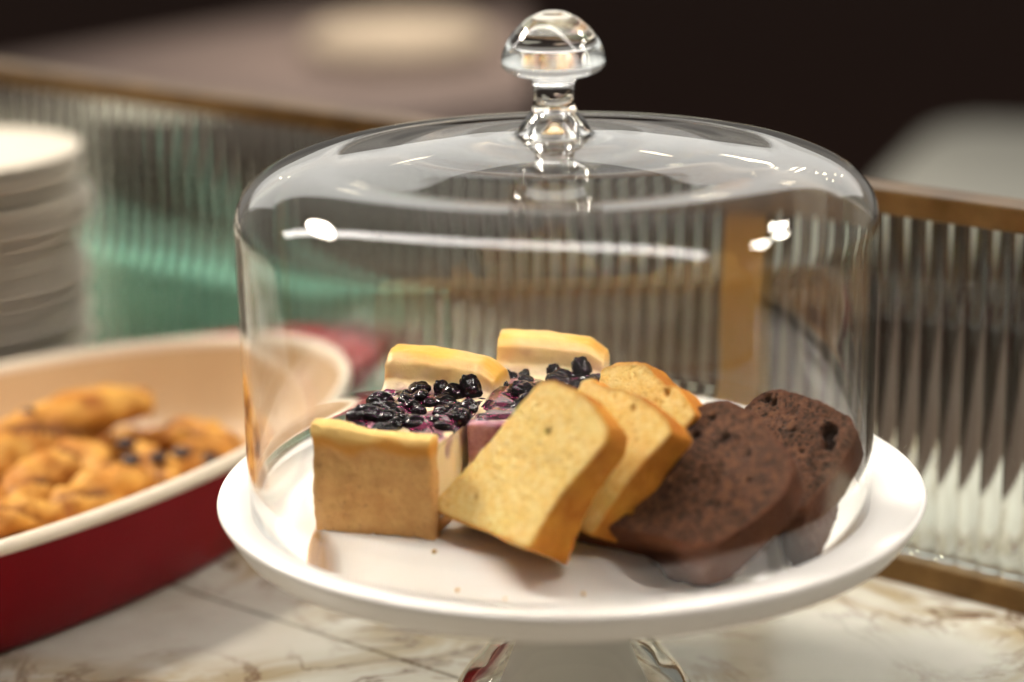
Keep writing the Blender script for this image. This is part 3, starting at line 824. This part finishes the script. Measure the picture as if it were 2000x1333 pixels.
def cheesecake(label, corner, dirv, W, L, seed, nberry, front=True, mid=0.0385, endz=0.0555, frontz=0.0455):
    """corner: front-left bottom corner; dirv: unit direction front->back; local x = across, y = along"""
    ang = math.atan2(dirv[1], dirv[0]) - math.pi / 2
    root = empty('cheesecake_slice', (corner[0], corner[1], ZF), ang)
    set_props(root, label, 'cheesecake', 'blueberry cheesecake slices under the dome')
    # filling: side profile (y,z) extruded over x
    prof = [(0.0075, 0.0045), (L, 0.0045), (L + .001, 0.03), (L - .001, endz - .006), (L - .004, endz - .0015), (L - .010, endz), (L - .0195, endz - .0006), (L - .0240, endz - .0045), (L - .0262, endz - .012), (L - .031, mid + .0012),
            (0.05, mid), (0.025, mid + .0002), (0.012, mid + .0015), (0.0075, mid + .002)]
    n = len(prof)
    verts = [(0, y, z) for y, z in prof] + [(W, y, z) for y, z in prof]
    faces = [tuple(range(n))[::-1], tuple(range(n, 2 * n))] + [(i, (i + 1) % n, n + (i + 1) % n, n + i) for i in range(n)]
    me = pydata('f', verts, faces)
    bm = bmesh.new(); bm.from_mesh(me); bmesh.ops.recalc_face_normals(bm, faces=bm.faces[:]); bmesh.ops.triangulate(bm, faces=bm.faces[:]); bm.to_mesh(me); bm.free()
    me = voxel_remesh(me, 0.0011, 4)
    co = get_co(me); no = get_no(me)
    # the raised end slopes down at its right corner
    end = sstep(L - .034, L - .018, co[:, 1])
    co[:, 2] -= end * (sstep(W * .2, W * 1.0, co[:, 0]) * 0.003 + sstep(W * .82, W * 1.02, co[:, 0]) * 0.006) * sstep(.02, .05, co[:, 2])
    disp = nz(co, 260, seed) * 0.0003 + nz(co, 70, seed) * 0.0005
    co = co + no * disp[:, None]; set_co(me, co)
    gold = end * sstep(endz - .0175, endz - .010, co[:, 2] + nz(co, 90, seed) * .003) * (0.65 + 0.35 * sstep(-.2, .3, nz(co, 60, seed + 4)))
    top = sstep(0.5, 0.9, no[:, 2]) * (1 - end)
    side = (1 - sstep(0.3, 0.6, no[:, 2])) * sstep(mid - .016, mid - .002, co[:, 2] + nz(co, 130, seed + 1) * .012) * (1 - end * .7)
    slope = end * sstep(endz - .010, endz - .016, co[:, 2]) * sstep(-.1, .35, nz(co, 90, seed + 7)) if False else 0 * top
    stain = np.clip(top * sstep(-.28, .22, nz(co, 75, seed + 9) + nz(co, 240, seed) * .4) + side * .75 * sstep(-.05, .3, nz(co, 85, seed + 6)), 0, 1)
    low = end * (1 - sstep(mid + .001, mid + .007, co[:, 2])) * sstep(.2, .6, no[:, 2])
    stain = np.clip(np.maximum(stain, low * .6), 0, 1)
    if not front: stain = np.maximum(stain, (1 - sstep(.012, .02, co[:, 1])) * sstep(.008, .03, co[:, 2] + nz(co, 90, seed) * .012))
    add_attr(me, 'gold', gold); add_attr(me, 'stain', stain)
    link_mesh('filling', me, M['cheesecake'], root)
    if front:
     # crust: front wall with a golden lip, and base sheet
     fw = [(0.0, 0.0), (0.0074, 0.0), (0.0074, mid - .001), (0.0090, frontz - .0040), (0.0076, frontz - .0006), (0.0035, frontz + .0006), (-0.0010, frontz - .0006), (-0.0026, frontz - .0040), (-0.0014, frontz - .0082), (-0.0002, frontz - .0105), (-0.0006, 0.02)]
     n = len(fw); NX = 2
     verts = [(-.0006, y, z) for y, z in fw] + [(W + .0006, y, z) for y, z in fw]
     faces = [tuple(range(n))[::-1], tuple(range(n, 2 * n))] + [(i, (i + 1) % n, n + (i + 1) % n, n + i) for i in range(n)]
     me = pydata('c', verts, faces)
     bm = bmesh.new(); bm.from_mesh(me); bmesh.ops.recalc_face_normals(bm, faces=bm.faces[:]); bmesh.ops.triangulate(bm, faces=bm.faces[:]); bm.to_mesh(me); bm.free()
     me = voxel_remesh(me, 0.0009, 2)
     co = get_co(me); no = get_no(me)
     vo = vor(co, 330, seed)
     disp = nz(co, 420, seed) * 0.0004 + nz(co, 120, seed + 1) * 0.0007 - (1 - sstep(.08, .26, vo)) * .0006 + nz(co, 40, seed) * .0009
     co = co + no * disp[:, None]; co[:, 2] += sstep(.03, .045, co[:, 2]) * (nz(co * [1, .1, .1], 60, seed + 2) * .0022 + .0018 - .0030 * co[:, 0] / W); set_co(me, co)
     gold = sstep(frontz - .0115, frontz - .006, co[:, 2] + nz(co, 90, seed) * .004)
     add_attr(me, 'gold', gold); add_attr(me, 'pale', sstep(frontz - .0055, frontz - .0005, co[:, 2] + nz(co, 70, seed + 3) * .004))
     link_mesh('crust', me, M['biscuit'], root)
    me = box_mesh('b', 0, W, 0.0078, L, 0.0, 0.0044, 0.0006, 1)
    add_attr(me, 'gold', np.zeros(len(me.vertices)))
    link_mesh('crust_base', me, M['biscuit'], root)
    # syrup film: uneven glossy puddles over the sunken top
    gx, gy = 80, 110
    verts = []; idx = {}; faces = []
    def hgt(x, y):
        e = min(x - .001, W - .001 - x, y - .012, L - .030 - y)
        h = noise.noise((x * 85 + seed, y * 85, 1.3)) + 0.3 * noise.noise((x * 190, y * 190 + seed, 4.0)) + 0.26
        h = min(h, e * 220)
        return h
    grid = {}
    for i in range(gx + 1):
        for j in range(gy + 1):
            x = W * i / gx; y = 0.010 + (L - .030 - .010) * j / gy
            h = hgt(x, y)
            grid[i, j] = len(verts); verts.append((x, y, mid + 0.0002 + max(-.0018, min(h, .6) * 0.0040)))
    for i in range(gx):
        for j in range(gy):
            faces.append((grid[i, j], grid[i + 1, j], grid[i + 1, j + 1], grid[i, j + 1]))
    me = pydata('syrup', verts, faces)
    link_mesh('syrup', me, M['syrup'], root)
    # berries
    r_ = random.Random(int(seed)); placed = []
    tries = 0
    while len(placed) < nberry and tries < 6000:
        tries += 1
        x = r_.uniform(0.004, W - 0.003); y = r_.uniform(0.013, L - 0.026)
        if noise.noise((x * 60 + seed, y * 60, 2.0)) < -0.12 or (y < 0.034 and x < W * 0.42): continue
        rb = r_.uniform(0.0032, 0.0062)
        if any((x - a) ** 2 + (y - b) ** 2 < ((rb + c) * 0.62) ** 2 for a, b, c in placed): continue
        placed.append((x, y, rb))
        o = bpy.data.objects.new('blueberry', berry_meshes[len(placed) % 5]); COL.objects.link(o); o.parent = root
        o.location = (x, y, mid + rb * 0.24 + r_.uniform(-.0008, .0010))
        o.scale = (rb * r_.uniform(.9, 1.2), rb * r_.uniform(.9, 1.15), rb * r_.uniform(.85, 1.1))
        o.rotation_euler = (r_.uniform(-.5, .5), r_.uniform(-.5, .5), r_.uniform(0, 6.28))
    for (x, y, z, rb) in ((W * .80, L - .0270, mid + .0050, .0058), (W * .55, L - .0285, mid + .0030, .0045)):
        o = bpy.data.objects.new('blueberry', berry_meshes[1]); COL.objects.link(o); o.parent = root
        o.location = (x, y, z); o.scale = (rb, rb, rb); o.rotation_euler = (0.9, 0.3, 1.0)
    return root

cheesecake('front blueberry cheesecake slice with its brown crust end facing forward', (-0.1095, -0.0385), (0.318, 0.948), 0.0525, 0.108, 3.0, 34)
cheesecake('rear blueberry cheesecake slice mostly hidden behind the yellow pound cake', (-0.0460, -0.0280), (0.16, 0.987), 0.0500, 0.112, 8.0, 30, front=False, endz=0.0565)

# ================================================================== CRUMBS
bm = bmesh.new(); bmesh.ops.create_icosphere(bm, subdivisions=2, radius=1.0)
for vv in bm.verts: vv.co *= 1 + 0.35 * noise.noise(vv.co * 1.8)
cmesh = bpy.data.meshes.new('crumb'); bm.to_mesh(cmesh); bm.free()
add_attr(cmesh, 'crust', np.full(len(cmesh.vertices), .3)); add_attr(cmesh, 'pore', np.zeros(len(cmesh.vertices)))
def crumb(x, y, r, mat, label):
    me = cmesh.copy(); o = link_mesh('cake_crumb', me, mat)
    o.location = (x, y, ZF + r * .7); o.scale = (r, r * .8, r * .75); o.rotation_euler = (0, 0, x * 900)
    set_props(o, label, 'crumb', 'crumbs on the white plate')
crumb(-0.0585, -0.0700, 0.0011, M['pound'], 'small golden crumb on the plate in front of the cheesecake')
crumb(0.0760, -0.1090, 0.0012, M['choc'], 'small dark crumb on the plate in front of the chocolate cake')

crumb(-0.0480, -0.0930, 0.0007, M['pound'], 'tiny golden crumb left of the lower corner of the front pound cake')
crumb(-0.0290, -0.1060, 0.0006, M['pound'], 'tiny golden crumb nearest the front rim below the pound cake')
crumb(0.0020, -0.1020, 0.0008, M['pound'], 'tiny golden crumb between the pound cake and the chocolate cake')
crumb(0.0330, -0.1150, 0.0006, M['choc'], 'tiny dark crumb below the lower edge of the chocolate cake')
